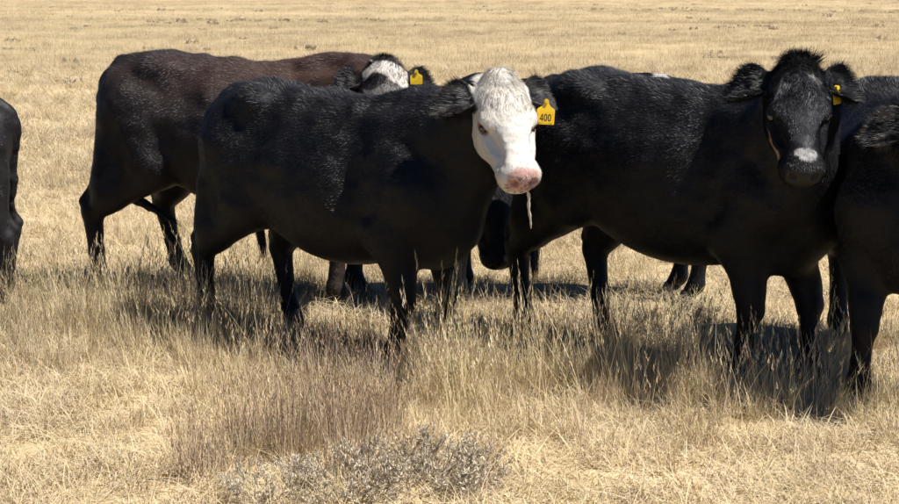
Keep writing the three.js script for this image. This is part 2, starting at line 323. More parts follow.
const rad = Math.PI / 180;
function buildCow(spec) {
  const root = thing('cow', spec.label, 'cow', 'cattle standing in the dry grass');
  const yaw = spec.yaw * rad, sc = spec.scale ?? 1, R = rng(spec.seed);
  root.position.set(spec.at[0], 0, spec.at[1]); root.rotation.y = -yaw; root.scale.setScalar(sc);
  const toLocal = (x, y, z) => { const dx = (x - spec.at[0]) / sc, dz = (z - spec.at[1]) / sc; return V(dx * Math.cos(yaw) + dz * Math.sin(yaw), y / sc, -dx * Math.sin(yaw) + dz * Math.cos(yaw)); };
  const feet = spec.feet.map(([x, z]) => { const l = toLocal(x, 0, z); return [l.x, l.z]; });
  // head frame in the cow's own space
  const P = toLocal(...spec.poll), phi = spec.face[0] * rad - yaw, pit = spec.face[1] * rad, roll = (spec.face[2] ?? 0) * rad;
  const A = V(Math.cos(phi) * Math.cos(pit), -Math.sin(pit), Math.sin(phi) * Math.cos(pit));
  let Nv = V(Math.cos(phi) * Math.sin(pit), Math.cos(pit), Math.sin(phi) * Math.sin(pit)), S = V().crossVectors(A, Nv);
  Nv = Nv.multiplyScalar(Math.cos(roll)).addScaledVector(S, Math.sin(roll)); S = V().crossVectors(A, Nv);
  const hs = spec.headScale ?? 1;
  const headM = new THREE.Matrix4().makeBasis(A.clone().multiplyScalar(hs), Nv.clone().multiplyScalar(hs), S.clone().multiplyScalar(hs)).setPosition(P);
  const inv = headM.clone().invert();
  // neck
  const prims = legCones({ feet });
  const n0 = V(0.50, 1.07, 0), n2 = P.clone().addScaledVector(A, 0.05).addScaledVector(Nv, -0.09), n1 = spec.neck ? toLocal(...spec.neck) : V(0.86, 1.12, P.z * 0.25);
  const t0 = V(0.66, 0.84, 0), t2 = P.clone().addScaledVector(A, 0.10).addScaledVector(Nv, -0.17), t1 = n1.clone().add(V(-0.02, -0.22, 0));
  const rn = [0.235, 0.20, 0.175, 0.15, 0.128, 0.108], rt = [0.17, 0.15, 0.13, 0.11, 0.095, 0.08];
  for (let i = 0; i < 5; i++) {
    const a = quadBez(n0, n1, n2, i / 5), b = quadBez(n0, n1, n2, (i + 1) / 5), c = quadBez(t0, t1, t2, i / 5), d = quadBez(t0, t1, t2, (i + 1) / 5);
    prims.push([[a.x, a.y, a.z, rn[i], b.x, b.y, b.z, rn[i + 1]], 0.07], [[c.x, c.y, c.z, rt[i], d.x, d.y, d.z, rt[i + 1]], 0.07]);
  }
  prims.push([[0.71, 0.70, 0, 0.13, 0.62, 0.61, 0, 0.12], 0.10]);                             // brisket
  for (const s of [-1, 1]) prims.push([[-0.46, 1.255, 0.185 * s, 0.05, -0.40, 1.245, 0.19 * s, 0.045], 0.11], [[-0.745, 1.16, 0.08 * s, 0.05, -0.73, 1.15, 0.09 * s, 0.05], 0.07]);
  if (spec.udder) prims.push([[-0.34, 0.60, 0.05, 0.10, -0.44, 0.62, -0.05, 0.10], 0.07]);
  // tail
  const tail = (spec.tail ?? [[-0.81, 1.20, 0], [-0.85, 1.0, 0.0], [-0.85, 0.7, 0.0], [-0.84, 0.5, 0.0]]).map((q) => V(...q));
  const tailCurve = new THREE.CatmullRomCurve3([V(-0.72, 1.27, 0), ...tail]);
  const tp = tailCurve.getPoints(12);
  for (let i = 0; i < 12; i++) prims.push([[tp[i].x, tp[i].y, tp[i].z, lerp(0.04, 0.016, i / 12), tp[i + 1].x, tp[i + 1].y, tp[i + 1].z, lerp(0.04, 0.016, (i + 1) / 12)], 0.025]);
  const C = prims.map((q) => q[0]), K = prims.map((q) => q[1]), bound = C.map((c) => [(c[0] + c[4]) / 2, (c[1] + c[5]) / 2, (c[2] + c[6]) / 2, Math.hypot(c[0] - c[4], c[1] - c[5], c[2] - c[6]) / 2 + Math.max(c[3], c[7])]);
  const field = (x, y, z) => {
    let d = torso(x, y, z, spec.belly ?? 0.5);
    for (let i = 0; i < C.length; i++) {
      const b = bound[i], dx = x - b[0], dy = y - b[1], dz = z - b[2], far = Math.sqrt(dx * dx + dy * dy + dz * dz) - b[3];
      if (far > d + K[i]) continue;
      d = smin(d, cone(x, y, z, C[i]), K[i]);
    }
    for (const s of [-1, 1]) { d = smax(d, -ell(x, y, z, -0.27, 1.15, 0.335 * s, 0.12, 0.10, 0.075), 0.09); d = smax(d, -ell(x, y, z, 0.33, 1.0, 0.375 * s, 0.065, 0.26, 0.10), 0.10); d = smax(d, -ell(x, y, z, 0.44, 1.30, 0.19 * s, 0.16, 0.05, 0.07), 0.08); }
    if (Math.abs(d) < 0.08 && y > 0.45) d += smooth(0.45, 0.8, y) * (0.017 * noise(x * 5 + spec.seed, y * 6, z * 5) + 0.007 * noise(x * 12, y * 14, z * 12 + spec.seed));
    return d;
  };
  const bx = [Infinity, Infinity, Infinity], tx = [-Infinity, -Infinity, -Infinity];
  for (const b of bound) for (let i = 0; i < 3; i++) { bx[i] = Math.min(bx[i], b[i] - b[3]); tx[i] = Math.max(tx[i], b[i] + b[3]); }
  const lo = [Math.min(bx[0], -0.95) - 0.05, -0.02, Math.min(bx[2], -0.40) - 0.04], hi = [Math.max(tx[0], 0.9) + 0.05, Math.max(tx[1], 1.4) + 0.06, Math.max(tx[2], 0.40) + 0.04];
  const bodyGeo = surfaceNets(field, lo, hi, 0.0135);
  const paint = (g, fn) => { const p = g.attributes.position, c = new Float32Array(p.count * 3), q = V(); for (let i = 0; i < p.count; i++) { q.fromBufferAttribute(p, i); c.set(fn(q), i * 3); } g.setAttribute('color', new THREE.BufferAttribute(c, 3)); return g; };
  const bodyCol = (q) => {
    const h = q.clone().applyMatrix4(inv);
    if (spec.headWrap && h.x < 0.2 && h.y > -0.10 && h.lengthSq() < 0.03 && Math.abs(h.z) < 0.1) return spec.headCol(h);
    return spec.bodyCol(q);
  };
  paint(bodyGeo, bodyCol);
  const hg = headGeo.clone(); paint(hg, spec.headCol);
  const hairHeadGeo = hg.clone(); hairHeadGeo.applyMatrix4(headM);
  hg.applyMatrix4(headM);
  const body = part('body', mergeGeometries([bodyGeo, hg]), skinMat, root);
  // coat
  const flow = V(), seed = spec.seed * 3.7, shag = spec.shag ?? 1, hairs = spec.hairs ?? 190000;
  const bodyHair = hair(bodyGeo, hairs, spec.seed + 1, (p, n, r) => {
    if (p.y < 0.10) return null;
    const leg = smooth(0.62, 0.5, p.y), swirl = fbm(p.x * 3.2 + seed, p.y * 3.2, p.z * 3.2), fine = noise(p.x * 17, p.y * 17 + seed, p.z * 17);
    flow.set(-1 + 0.9 * leg + 0.6 * swirl, -0.55 - 0.6 * leg + 0.9 * swirl + 0.3 * fine, 0.3 * fine);
    const top = smooth(1.18, 1.3, p.y), b = bodyCol(p), g = 1 + 0.5 * fine;
    return { dir: flow, len: (0.011 + 0.011 * r() + 0.010 * top) * shag * (1 - 0.35 * leg), lift: 0.14 + 0.22 * Math.max(0, fine) + 0.16 * r() + 0.2 * top * r(), wid: 0.0008, col: [b[0] * g, b[1] * g, b[2] * g] };
  });
  const hd = V(), q = V();
  const headHair = hair(hairHeadGeo, spec.headHairs ?? 36000, spec.seed + 2, (p, n, r) => {
    hd.copy(p).applyMatrix4(inv);
    if (hd.x > 0.475 && hd.y < -0.03 && Math.abs(hd.z) < 0.075) return null;
    if (Math.hypot(hd.x - 0.213, hd.y + 0.056, Math.abs(hd.z) - 0.118) < 0.026) return null;
    const ear = smooth(0.12, 0.15, Math.abs(hd.z)) * smooth(0.16, 0.11, hd.x), front = smooth(-0.04, 0.0, hd.y) * smooth(0.27, 0.08, hd.x);
    const sw = fbm(hd.x * 11 + seed, hd.y * 11, hd.z * 11);
    q.set(1, 0, 0).multiplyScalar(1 - ear).add(V(0, 0.2, Math.sign(hd.z)).multiplyScalar(ear)).add(V(0.2 * sw, 0, 1.1 * sw)); q.transformDirection(headM);
    const col = [...spec.headCol(hd)], k = 1 + 0.3 * noise(hd.x * 40, hd.y * 40, hd.z * 40), edge = ear * 0.020, tint = spec.hairTint && spec.hairTint(hd, r); if (tint) col.splice(0, 3, ...tint);
    return { dir: q, len: (0.009 + 0.007 * r() + 0.016 * front * (spec.crest ?? 1) + edge), lift: col[0] > 0.2 ? 0.12 + 0.2 * r() + 0.12 * front : 0.25 + 0.3 * front + 0.3 * r() + 0.35 * ear, wid: 0.0009, col: [col[0] * k, col[1] * k, col[2] * k] };
  });
  part('coat_hair', mergeGeometries([bodyHair, headHair]), furMat, root);
  // forelock: a tuft standing up from the poll
  if (spec.tuft) {
    const r = rng(spec.seed + 3), pos = [], col = [], idx = [];
    for (let i = 0; i < 700; i++) {
      const rt2 = V(-0.03 + 0.09 * r(), 0.01, (r() - 0.5) * 0.13 * spec.tuft[1]), L = spec.tuft[0] * (0.5 + 0.7 * r());
      const cl = noise(rt2.x * 40, rt2.z * 30, 3 + spec.seed);
      const fall = spec.tuft[2] ?? 0, dr = V(-0.55 + 0.5 * r() + 0.5 * cl + fall, 0.75, (r() - 0.5) * 0.7 + rt2.z * 2 + 1.8 * cl - 0.15).normalize(), mid = rt2.clone().addScaledVector(dr, L * 0.55), tip = rt2.clone().addScaledVector(dr, L).add(V(0.02 * cl + 0.25 * L * (r() - 0.2), -0.1 * L, 0.3 * L * (r() - 0.5)));
      const wv = V(r() - 0.5, r() - 0.5, r() - 0.5).cross(dr).normalize().multiplyScalar(0.0013), o = pos.length / 3, c = spec.headCol(V(0.03, 0.02, rt2.z)), g = spec.tuft[2] ? 0.85 + 0.3 * r() : 0.6 + 0.8 * r();
      for (const [pt, k] of [[rt2, 1], [mid, 0.8]]) for (const s of [-1, 1]) { const w = pt.clone().addScaledVector(wv, s * k).applyMatrix4(headM); pos.push(w.x, w.y, w.z); col.push(c[0] * g, c[1] * g, c[2] * g); }
      const w = tip.applyMatrix4(headM); pos.push(w.x, w.y, w.z); col.push(c[0] * g, c[1] * g, c[2] * g);
      idx.push(o, o + 1, o + 2, o + 1, o + 3, o + 2, o + 2, o + 3, o + 4);
    }
    part('forelock', rawGeo(pos, col, idx), furMat, root);
  }
  // tail switch
  {
    const r = rng(spec.seed + 4), pos = [], col = [], idx = [], end = tp[12], back = tp[9], dir = end.clone().sub(tp[11]).normalize(), L0 = spec.switchLen ?? 0.26;
    for (let i = 0; i < 700; i++) {
      const t = r(), rt2 = back.clone().lerp(end, t), L = L0 * (0.5 + 0.6 * r()), sp = V(r() - 0.5, r() - 0.5, r() - 0.5).multiplyScalar(0.5);
      const dr = dir.clone().add(sp).normalize(), mid = rt2.clone().addScaledVector(dr, L * 0.4), tip = rt2.clone().addScaledVector(dir, L).addScaledVector(sp, 0.07).add(V(0, -0.12 * L, 0)), wv = V(r() - 0.5, r() - 0.5, r() - 0.5).cross(dr).normalize().multiplyScalar(0.0016), o = pos.length / 3, g = 0.6 + 0.8 * r(), c = spec.bodyCol(back);
      for (const pt of [rt2, mid]) for (const s of [-1, 1]) { const w = pt.clone().addScaledVector(wv, s); pos.push(w.x, w.y, w.z); col.push(c[0] * g, c[1] * g, c[2] * g); }
      pos.push(tip.x, tip.y, tip.z); col.push(c[0] * g, c[1] * g, c[2] * g);
      idx.push(o, o + 1, o + 2, o + 1, o + 3, o + 2, o + 2, o + 3, o + 4);
    }
    part('tail_switch', rawGeo(pos, col, idx), furMat, root);
  }
  feet.forEach(([x, z]) => { const h = part('hoof', hoofGeo, hoofMat, root); h.position.set(x + 0.012, 0.0, z); });
  for (const s of [-1, 1]) {
    const e = part('eye', eyeGeo, eyeMat, root);
    e.position.copy(V(0.213, -0.056, 0.1115 * s).applyMatrix4(headM)); e.scale.setScalar(hs);
  }
  if (spec.tag) {
    const t = spec.tag, g = part('ear_tag', tagGeometry(t.size[0], t.size[1]), tagMat, root);
    const w = V(...t.at).applyMatrix4(headM); g.position.copy(w);
    g.rotation.set(t.tilt ?? 0, yaw + (t.turn ?? 0) * rad, (t.lean ?? 0) * rad, 'YXZ');
    const st = part('stud', new THREE.CylinderGeometry(0.009, 0.009, 0.014, 14).rotateX(Math.PI / 2), studMat, g); st.position.set(0, -0.004, 0.003);
    if (t.text) {
      const pg = new THREE.PlaneGeometry(t.size[0] * 0.84, t.size[1] * 0.46, 8, 1), p = pg.attributes.position;
      for (let i = 0; i < p.count; i++) p.setZ(i, 1.6 * p.getX(i) * p.getX(i));
      const num = part('tag_number', pg, numberMaterial(t.text), g); num.position.set(0, -t.size[1] * 0.71, 0.0052);
    }
  }
  if (spec.extra) spec.extra(root, headM);
  return shadows(root);
}
const eyeGeo = new THREE.SphereGeometry(0.021, 20, 14);

// coats
const black = [0.0042, 0.0040, 0.0047];
const blackCoat = (q) => { const k = 1 + 0.35 * fbm(q.x * 2.5, q.y * 2.5, q.z * 2.5 + 9); return [black[0] * k, black[1] * k, black[2] * k]; };
const brownCoat = (q) => {             // sun-bleached: browner along the back and shoulder
  const t = clamp(0.10 + 0.4 * fbm(q.x * 1.6 + 4, q.y * 2.2, q.z * 1.6) + 0.9 * smooth(1.02, 1.3, q.y + 0.06 * noise(q.x * 5, q.y * 5, q.z * 5)) * smooth(-0.6, 0.2, q.x));
  return mix3([0.0105, 0.009, 0.009], [0.050, 0.026, 0.018], t);
};
const darkCoat = (q) => { const k = 1 + 0.4 * fbm(q.x * 3, q.y * 3, q.z * 3); return [0.012 * k, 0.0105 * k, 0.0105 * k]; };
const white = [0.66, 0.62, 0.54], pink = [0.56, 0.31, 0.25];
const noseTone = (h) => smooth(0.466, 0.488, h.x + 0.3 * (h.y + 0.07)) * smooth(-0.122, -0.106, h.y) * smooth(0.078, 0.066, Math.abs(h.z));

const headWhite = (h) => {
  const n = fbm(h.x * 16, h.y * 16, h.z * 16), az = Math.abs(h.z);
  const ear = smooth(0.118, 0.132, az + 0.01 * n) * smooth(0.135, 0.115, h.x);
  const behind = smooth(-0.065, -0.085, h.x + 0.012 * n + 0.95 * Math.min(0, h.y + 0.05));
  let c = mix3(white, [0.60, 0.54, 0.44], clamp(0.2 + 0.8 * n) * smooth(0.3, 0.0, h.x));
  c = mix3(c, pink, noseTone(h) * (0.85 + 0.3 * n));
  const spot = smooth(0.12, 0.3, noise(h.x * 70, h.y * 70, h.z * 70)) * smooth(0.47, 0.5, h.x);
  c = mix3(c, [0.13, 0.09, 0.08], spot * 0.75);
  const eye = Math.hypot(h.x - 0.213, (h.y + 0.058) * 1.2, (az - 0.118) * 0.8);
  c = mix3(c, [0.30, 0.15, 0.12], smooth(0.040, 0.026, eye));
  const nos = Math.hypot(h.x - 0.505, h.y + 0.064, az - 0.04); c = mix3(c, [0.30, 0.12, 0.10], smooth(0.026, 0.014, nos));
  const inEar = ear * smooth(0.14, 0.16, az) * smooth(-0.15, 0.2, noise(h.x * 30, h.y * 30 + 4, h.z * 14));
  return mix3(mix3(c, ear > behind ? [0.014, 0.013, 0.013] : black, Math.max(ear, behind)), [0.11, 0.10, 0.09], inEar * 0.8);
};
const headBlackMarked = (h) => {        // black face, pale snip above the nose, greying forehead, tan mark along the right jaw
  const n = fbm(h.x * 16, h.y * 16, h.z * 16), az = Math.abs(h.z);
  let c = black.slice();
  const grey = smooth(-0.02, 0.0, h.y) * smooth(0.02, 0.06, h.x) * smooth(0.46, 0.36, h.x);
  c = mix3(c, [0.034, 0.034, 0.037], grey);
  const fleck = smooth(0.22, 0.42, noise(h.x * 26 + 2, h.y * 26, h.z * 42)) * smooth(0.05, 0.08, h.x) * smooth(0.16, 0.11, h.x) * smooth(-0.03, -0.01, h.y) * smooth(0.03, 0.045, az);
  c = mix3(c, [0.05, 0.05, 0.05], fleck);
  const snip = smooth(0.032, 0.024, Math.min(Math.hypot((h.x - 0.428) * 1.3, h.z + 0.02), Math.hypot((h.x - 0.420) * 1.6, h.z - 0.014), Math.hypot((h.x - 0.44) * 1.2, h.z + 0.002)) + 0.010 * n) * smooth(-0.06, -0.04, h.y);
  c = mix3(c, [0.44, 0.42, 0.39], snip * clamp(0.8 + 0.5 * n));
  const jaw = smooth(0.016, 0.008, Math.abs(h.y + 0.135 + 0.02 * n) - 0.028) * smooth(0.24, 0.27, h.x + 0.02 * n) * smooth(0.46, 0.43, h.x) * (h.z > 0.02 ? 1 : 0);
  c = mix3(c, [0.34, 0.24, 0.17], jaw);
  return mix3(c, [0.02, 0.018, 0.018], noseTone(h));
};
const headBlaze = (h) => {              // white over the forehead, dark round the eye
  const n = fbm(h.x * 14 + 5, h.y * 14, h.z * 14), az = Math.abs(h.z);
  let c = [0.022, 0.018, 0.017];
  const w = smooth(0.012, 0.028, h.x + 0.012 * n) * smooth(0.118, 0.108, az + 0.006 * n) * smooth(-0.13, -0.09, h.y);
  c = mix3(c, [0.62, 0.57, 0.50], w);
  const dark = Math.max(smooth(0.058, 0.044, Math.hypot((h.x - 0.15) * 0.8, (h.z - 0.055) * 0.8) + 0.014 * n), 0.8 * smooth(0.13, 0.16, h.x + 0.5 * h.z + 0.03 * n));
  return mix3(c, [0.03, 0.026, 0.026], dark);
};
const headBlack = (h) => { const n = 1 + 0.3 * fbm(h.x * 12, h.y * 12, h.z * 12); const e = smooth(0.15, 0.18, Math.abs(h.z)) * smooth(0.0, 0.25, noise(h.x * 30, h.y * 30, h.z * 14)); return mix3([black[0] * n, black[1] * n, black[2] * n], [0.14, 0.125, 0.11], e * 0.7); };
const headPaleMuzzle = (h) => mix3(black, [0.16, 0.15, 0.15], smooth(0.022, 0.012, Math.hypot(h.x - 0.47, h.z + 0.02) + 0.004 * noise(h.x * 60, h.y * 60, h.z * 60)) * smooth(-0.07, -0.04, h.y));

buildCow({   // white face, in front
  label: 'black cow with an all-white face, pink nose and yellow ear tag reading 400', seed: 11, yaw: 38, at: [-0.53, -7.82], scale: 0.98, belly: 0.7,
  feet: [[-0.229, -7.334], [-0.022, -7.70], [-1.205, -8.123], [-0.79, -8.195]], poll: [0.222, 1.375, -7.12], face: [71, 50, 3], neck: [0.12, 1.17, -7.30], headScale: 1.02,
  bodyCol: blackCoat, headCol: headWhite, headWrap: true, crest: 1.5, tuft: [0.055, 0.7, 1.0], tail: [[-0.80, 1.18, 0.03], [-0.83, 0.95, -0.10], [-0.80, 0.72, -0.2], [-0.78, 0.56, -0.22]], switchLen: 0.22,
  tag: { at: [0.125, 0.0, -0.182], size: [0.080, 0.108], turn: 8, lean: -4, text: '400' },
  extra(root, M) {                      // a dry straw hanging from the lips
    const c = new THREE.CatmullRomCurve3([V(0.46, -0.132, -0.03), V(0.505, -0.155, -0.045), V(0.545, -0.195, -0.045), V(0.585, -0.24, -0.055), V(0.605, -0.27, -0.06)].map((p) => p.applyMatrix4(M)));
    const g = new THREE.TubeGeometry(c, 16, 0.0095, 6), p = g.attributes.position;
    for (let i = 0; i <= 16; i++) { const o = c.getPoint(i / 16), k = Math.min(1, 0.5 + i * 0.12) * (1 - 0.6 * Math.pow(i / 16, 3)) * (0.85 + 0.25 * Math.sin(i * 1.9)); for (let j = 0; j < 7; j++) { const q = i * 7 + j; p.setXYZ(q, lerp(o.x, p.getX(q), k), lerp(o.y, p.getY(q), k), lerp(o.z, p.getZ(q), k * 0.5)); } }
    root.updateMatrix(); g.applyMatrix4(root.matrix);
    const m = new THREE.Mesh(g, new THREE.MeshStandardMaterial({ color: new THREE.Color().setRGB(0.62, 0.54, 0.38), roughness: 0.6 }));
    m.name = 'grass_straw'; m.userData = { label: 'pale dry straw hanging from the mouth of the white-faced cow', category: 'straw' };
    m.castShadow = m.receiveShadow = true; scene.add(m);
  },
});
buildCow({   // black with pale snip, to the right
  label: 'black cow with a shaggy poll, grey-flecked forehead and small white mark above its nose', seed: 23, yaw: 44, at: [1.05, -7.60], scale: 1.03, belly: 0.4,
  feet: [[1.322, -7.091], [1.647, -7.146], [0.40, -8.123], [0.792, -7.962]], poll: [1.425, 1.455, -6.70], face: [93, 52, 0], neck: [1.53, 1.2, -6.9], headScale: 0.96,
  bodyCol: blackCoat, headCol: headBlackMarked, crest: 1.9, tuft: [0.075, 1], hairTint: (h, r) => (h.y > -0.045 && h.x > 0.05 && h.x < 0.15 && Math.abs(h.z) > 0.025 && r() < 0.75 * smooth(0.0, 0.25, noise(h.x * 12 + 3, 1, h.z * 24)) ? [0.42, 0.40, 0.36] : h.y > -0.04 && h.x > 0.04 && h.x < 0.3 && r() < 0.12 ? [0.10, 0.10, 0.10] : null), tag: { at: [0.07, -0.05, -0.16], size: [0.045, 0.07], turn: 40, lean: 6 },
});
buildCow({   // brown-black, behind
  label: 'brown-tinged black cow with white forehead, standing behind the white-faced cow', seed: 37, yaw: 14, at: [-1.16, -9.27], scale: 1.05, belly: 0.5,
  feet: [[-0.60, -8.86], [-0.52, -9.2], [-2.0, -9.30], [-1.62, -9.75]], poll: [-0.345, 1.355, -8.70], face: [84, 36, 0], neck: [-0.45, 1.22, -8.95],
  bodyCol: brownCoat, headCol: headBlaze, crest: 1.2, tuft: [0.03, 1], tail: [[-0.81, 1.16, 0.0], [-0.80, 0.85, 0.04], [-0.66, 0.56, 0.10], [-0.46, 0.46, 0.12]], switchLen: 0.16,
  tag: { at: [0.07, 0.02, -0.155], size: [0.06, 0.07], turn: 5 },
});
buildCow({   // far, head lowered
  label: 'black cow behind the others with its head lowered toward the grass', seed: 41, yaw: 178, at: [0.66, -9.15], scale: 0.96, belly: 0.4,
  feet: [[0.06, -9.3], [0.02, -8.98], [1.30, -9.28], [1.36, -9.02]], poll: [0.22, 0.80, -8.46], face: [70, 66, 0], neck: [-0.16, 1.02, -8.65],
  bodyCol: (q) => mix3(blackCoat(q), [0.4, 0.38, 0.34], smooth(0.07, 0.045, Math.hypot(q.x + 0.54, (q.y - 1.31) * 1.3, (q.z + 0.02) * 0.6) + 0.02 * noise(q.x * 25, q.y * 25, q.z * 25))), headCol: headPaleMuzzle, hairs: 60000, headHairs: 20000,
});
buildCow({   // right edge, facing the viewer
  label: 'black cow facing forward beside the cow with the white nose mark', seed: 53, yaw: 97, at: [2.03, -7.36], scale: 1.0, belly: 0.5,
  feet: [[1.745, -6.75], [2.10, -6.86], [1.95, -8.0], [2.32, -7.95]], poll: [1.97, 1.30, -6.54], face: [70, 50, 0], neck: [2.0, 1.12, -6.66],
  bodyCol: blackCoat, headCol: headBlack,
});
buildCow({   // left edge, rump only in view
  label: 'dark cow turned away with its rump and hanging tail toward the herd', seed: 67, yaw: 176, at: [-3.11, -8.85], scale: 0.90, belly: 0.4,
  feet: [[-3.72, -8.98], [-3.70, -8.66], [-2.52, -9.0], [-2.47, -8.74]], poll: [-4.2, 1.25, -8.8], face: [180, 45, 0], tail: [[-0.795, 1.2, 0.0], [-0.80, 1.0, 0.03], [-0.77, 0.7, 0.06], [-0.75, 0.5, 0.08]], switchLen: 0.2,
  bodyCol: darkCoat, headCol: headBlack, hairs: 60000, headHairs: 15000,
});

// ------------------------------------------------------------------ dry grass
const grassMat = new THREE.MeshPhysicalMaterial({ vertexColors: true, roughness: 0.95, transmission: 0.14, thickness: 0, side: THREE.DoubleSide });
const straw = [[0.60, 0.49, 0.295], [0.54, 0.435, 0.25], [0.65, 0.555, 0.355], [0.49, 0.385, 0.225], [0.58, 0.475, 0.31], [0.50, 0.395, 0.245]];
const greenish = [[0.30, 0.30, 0.12], [0.38, 0.35, 0.16], [0.46, 0.40, 0.19]];
const russet = [[0.44, 0.32, 0.21], [0.52, 0.40, 0.26], [0.34, 0.235, 0.155], [0.58, 0.46, 0.30], [0.27, 0.185, 0.125]];
function blade(out, x, z, h, lean, az, w, c, R, seg = 3, y0 = -0.01) {
  const { pos, col, idx } = out, o = pos.length / 3, ca = Math.cos(az), sa = Math.sin(az), f = az + 1.57 + (R() - 0.5), wx = Math.cos(f), wz = Math.sin(f), curl = (R() - 0.5) * 0.25 * h;
  for (let i = 0; i <= seg; i++) {
    const t = i / seg, r = lean * h * (0.25 * t + 0.75 * t * t), y = y0 + h * t * Math.sqrt(Math.max(0.05, 1 - 0.55 * lean * t * Math.min(lean, 1.2))), side = curl * t * t;
    const px = x + ca * r - sa * side, pz = z + sa * r + ca * side, ww = w * (1 - 0.85 * t) * 0.5, k = 0.8 + 0.3 * R();
    if (i < seg) { pos.push(px - wx * ww, y, pz - wz * ww, px + wx * ww, y, pz + wz * ww); col.push(c[0] * k, c[1] * k, c[2] * k, c[0] * k, c[1] * k, c[2] * k); }
    else { pos.push(px, y, pz); col.push(c[0] * k, c[1] * k, c[2] * k); }
  }
  for (let i = 0; i < seg - 1; i++) { const a = o + 2 * i; idx.push(a, a + 1, a + 2, a + 1, a + 3, a + 2); }
  const a = o + 2 * (seg - 1); idx.push(a, a + 1, a + 2);
  return [x + ca * lean * h - sa * curl, y0 + h * Math.sqrt(Math.max(0.05, 1 - 0.55 * lean * Math.min(lean, 1.2))), z + sa * lean * h + ca * curl, az];
}
function seedHead(out, tip, L, R, c) {          // narrow bristly spike
  const [x, y, z, az] = tip;
  for (let i = 0; i < 9; i++) {
    const t = i / 9, o = out.pos.length / 3, a = R() * 6.283, px = x + Math.cos(az) * L * 0.35 * (t - 0.6), py = y + L * (t - 0.6), pz = z + Math.sin(az) * L * 0.35 * (t - 0.6), l = L * 0.34, s = 0.006 * (1.2 - t);
    out.pos.push(px - Math.cos(a + 1.57) * 0.002, py, pz - Math.sin(a + 1.57) * 0.002, px + Math.cos(a) * s, py + l * 0.5, pz + Math.sin(a) * s, px + Math.cos(a + 1.57) * 0.002 + Math.cos(a) * s * 0.6, py + l, pz + Math.sin(a) * s * 0.6);
    for (let q = 0; q < 3; q++) out.col.push(c[0], c[1], c[2]);
    out.idx.push(o, o + 1, o + 2);
  }
}
const newOut = () => ({ pos: [], col: [], idx: [] });
const build = (o) => rawGeo(o.pos, o.col, o.idx);
const pick = (list, R) => list[(R() * list.length) | 0];
function matTuft(seed) {         // matted, mostly lying straw
  const R = rng(seed), o = newOut();
  for (let i = 0; i < 46; i++) { const a = R() * 6.283, r = Math.sqrt(R()) * 0.11; blade(o, Math.cos(a) * r, Math.sin(a) * r, 0.05 + 0.09 * R(), 0.6 + 1.3 * R(), R() * 6.283, 0.0028 + 0.0016 * R(), pick(straw, R), R, 3); }
  return build(o);
}
function bunchTuft(seed, h, palette, n, spread) {
  const R = rng(seed), o = newOut();
  for (let i = 0; i < n; i++) { const a = R() * 6.283, r = Math.sqrt(R()) * spread; blade(o, Math.cos(a) * r, Math.sin(a) * r, h * (0.45 + 0.65 * R()), 0.15 + 0.75 * R() * R(), a + (R() - 0.5) * 1.6, 0.0024 + 0.0016 * R(), pick(palette, R), R, 4); }
  return build(o);
}
function stemTuft(seed, h, palette, n, spread) {       // upright stems with seed heads
  const R = rng(seed), o = newOut();
  for (let i = 0; i < n; i++) {
    const a = R() * 6.283, r = Math.sqrt(R()) * spread, c = pick(palette, R), hh = h * (0.6 + 0.5 * R());
    const tip = blade(o, Math.cos(a) * r, Math.sin(a) * r, hh, 0.08 + 0.4 * R(), a + (R() - 0.5) * 2.2, 0.0032, c, R, 5);
    if (R() < 0.55) seedHead(o, tip, 0.05 + 0.035 * R(), R, [c[0] * 1.1, c[1] * 1.08, c[2] * 1.1]);
  }
  for (let i = 0; i < n * 2; i++) { const a = R() * 6.283, r = Math.sqrt(R()) * spread; blade(o, Math.cos(a) * r, Math.sin(a) * r, h * (0.25 + 0.35 * R()), 0.2 + 0.8 * R(), a + (R() - 0.5) * 2, 0.0028, pick(palette, R), R, 4); }
  return build(o);
}
const meadow = { short: [], bunch: [], stem: [], far: [] };
const geos = {
  short: [1, 2, 3, 4].map((s) => matTuft(100 + s)),
  bunch: [1, 2, 3, 4].map((s) => bunchTuft(200 + s, 0.17, straw, 48, 0.05)),
  stem: [1, 2, 3, 4].map((s) => stemTuft(300 + s, 0.36, [...straw, greenish[1], greenish[2], ...straw], 10, 0.07)),
  far: [1, 2, 3].map((s) => bunchTuft(400 + s, 0.17, straw, 60, 0.32)),
};
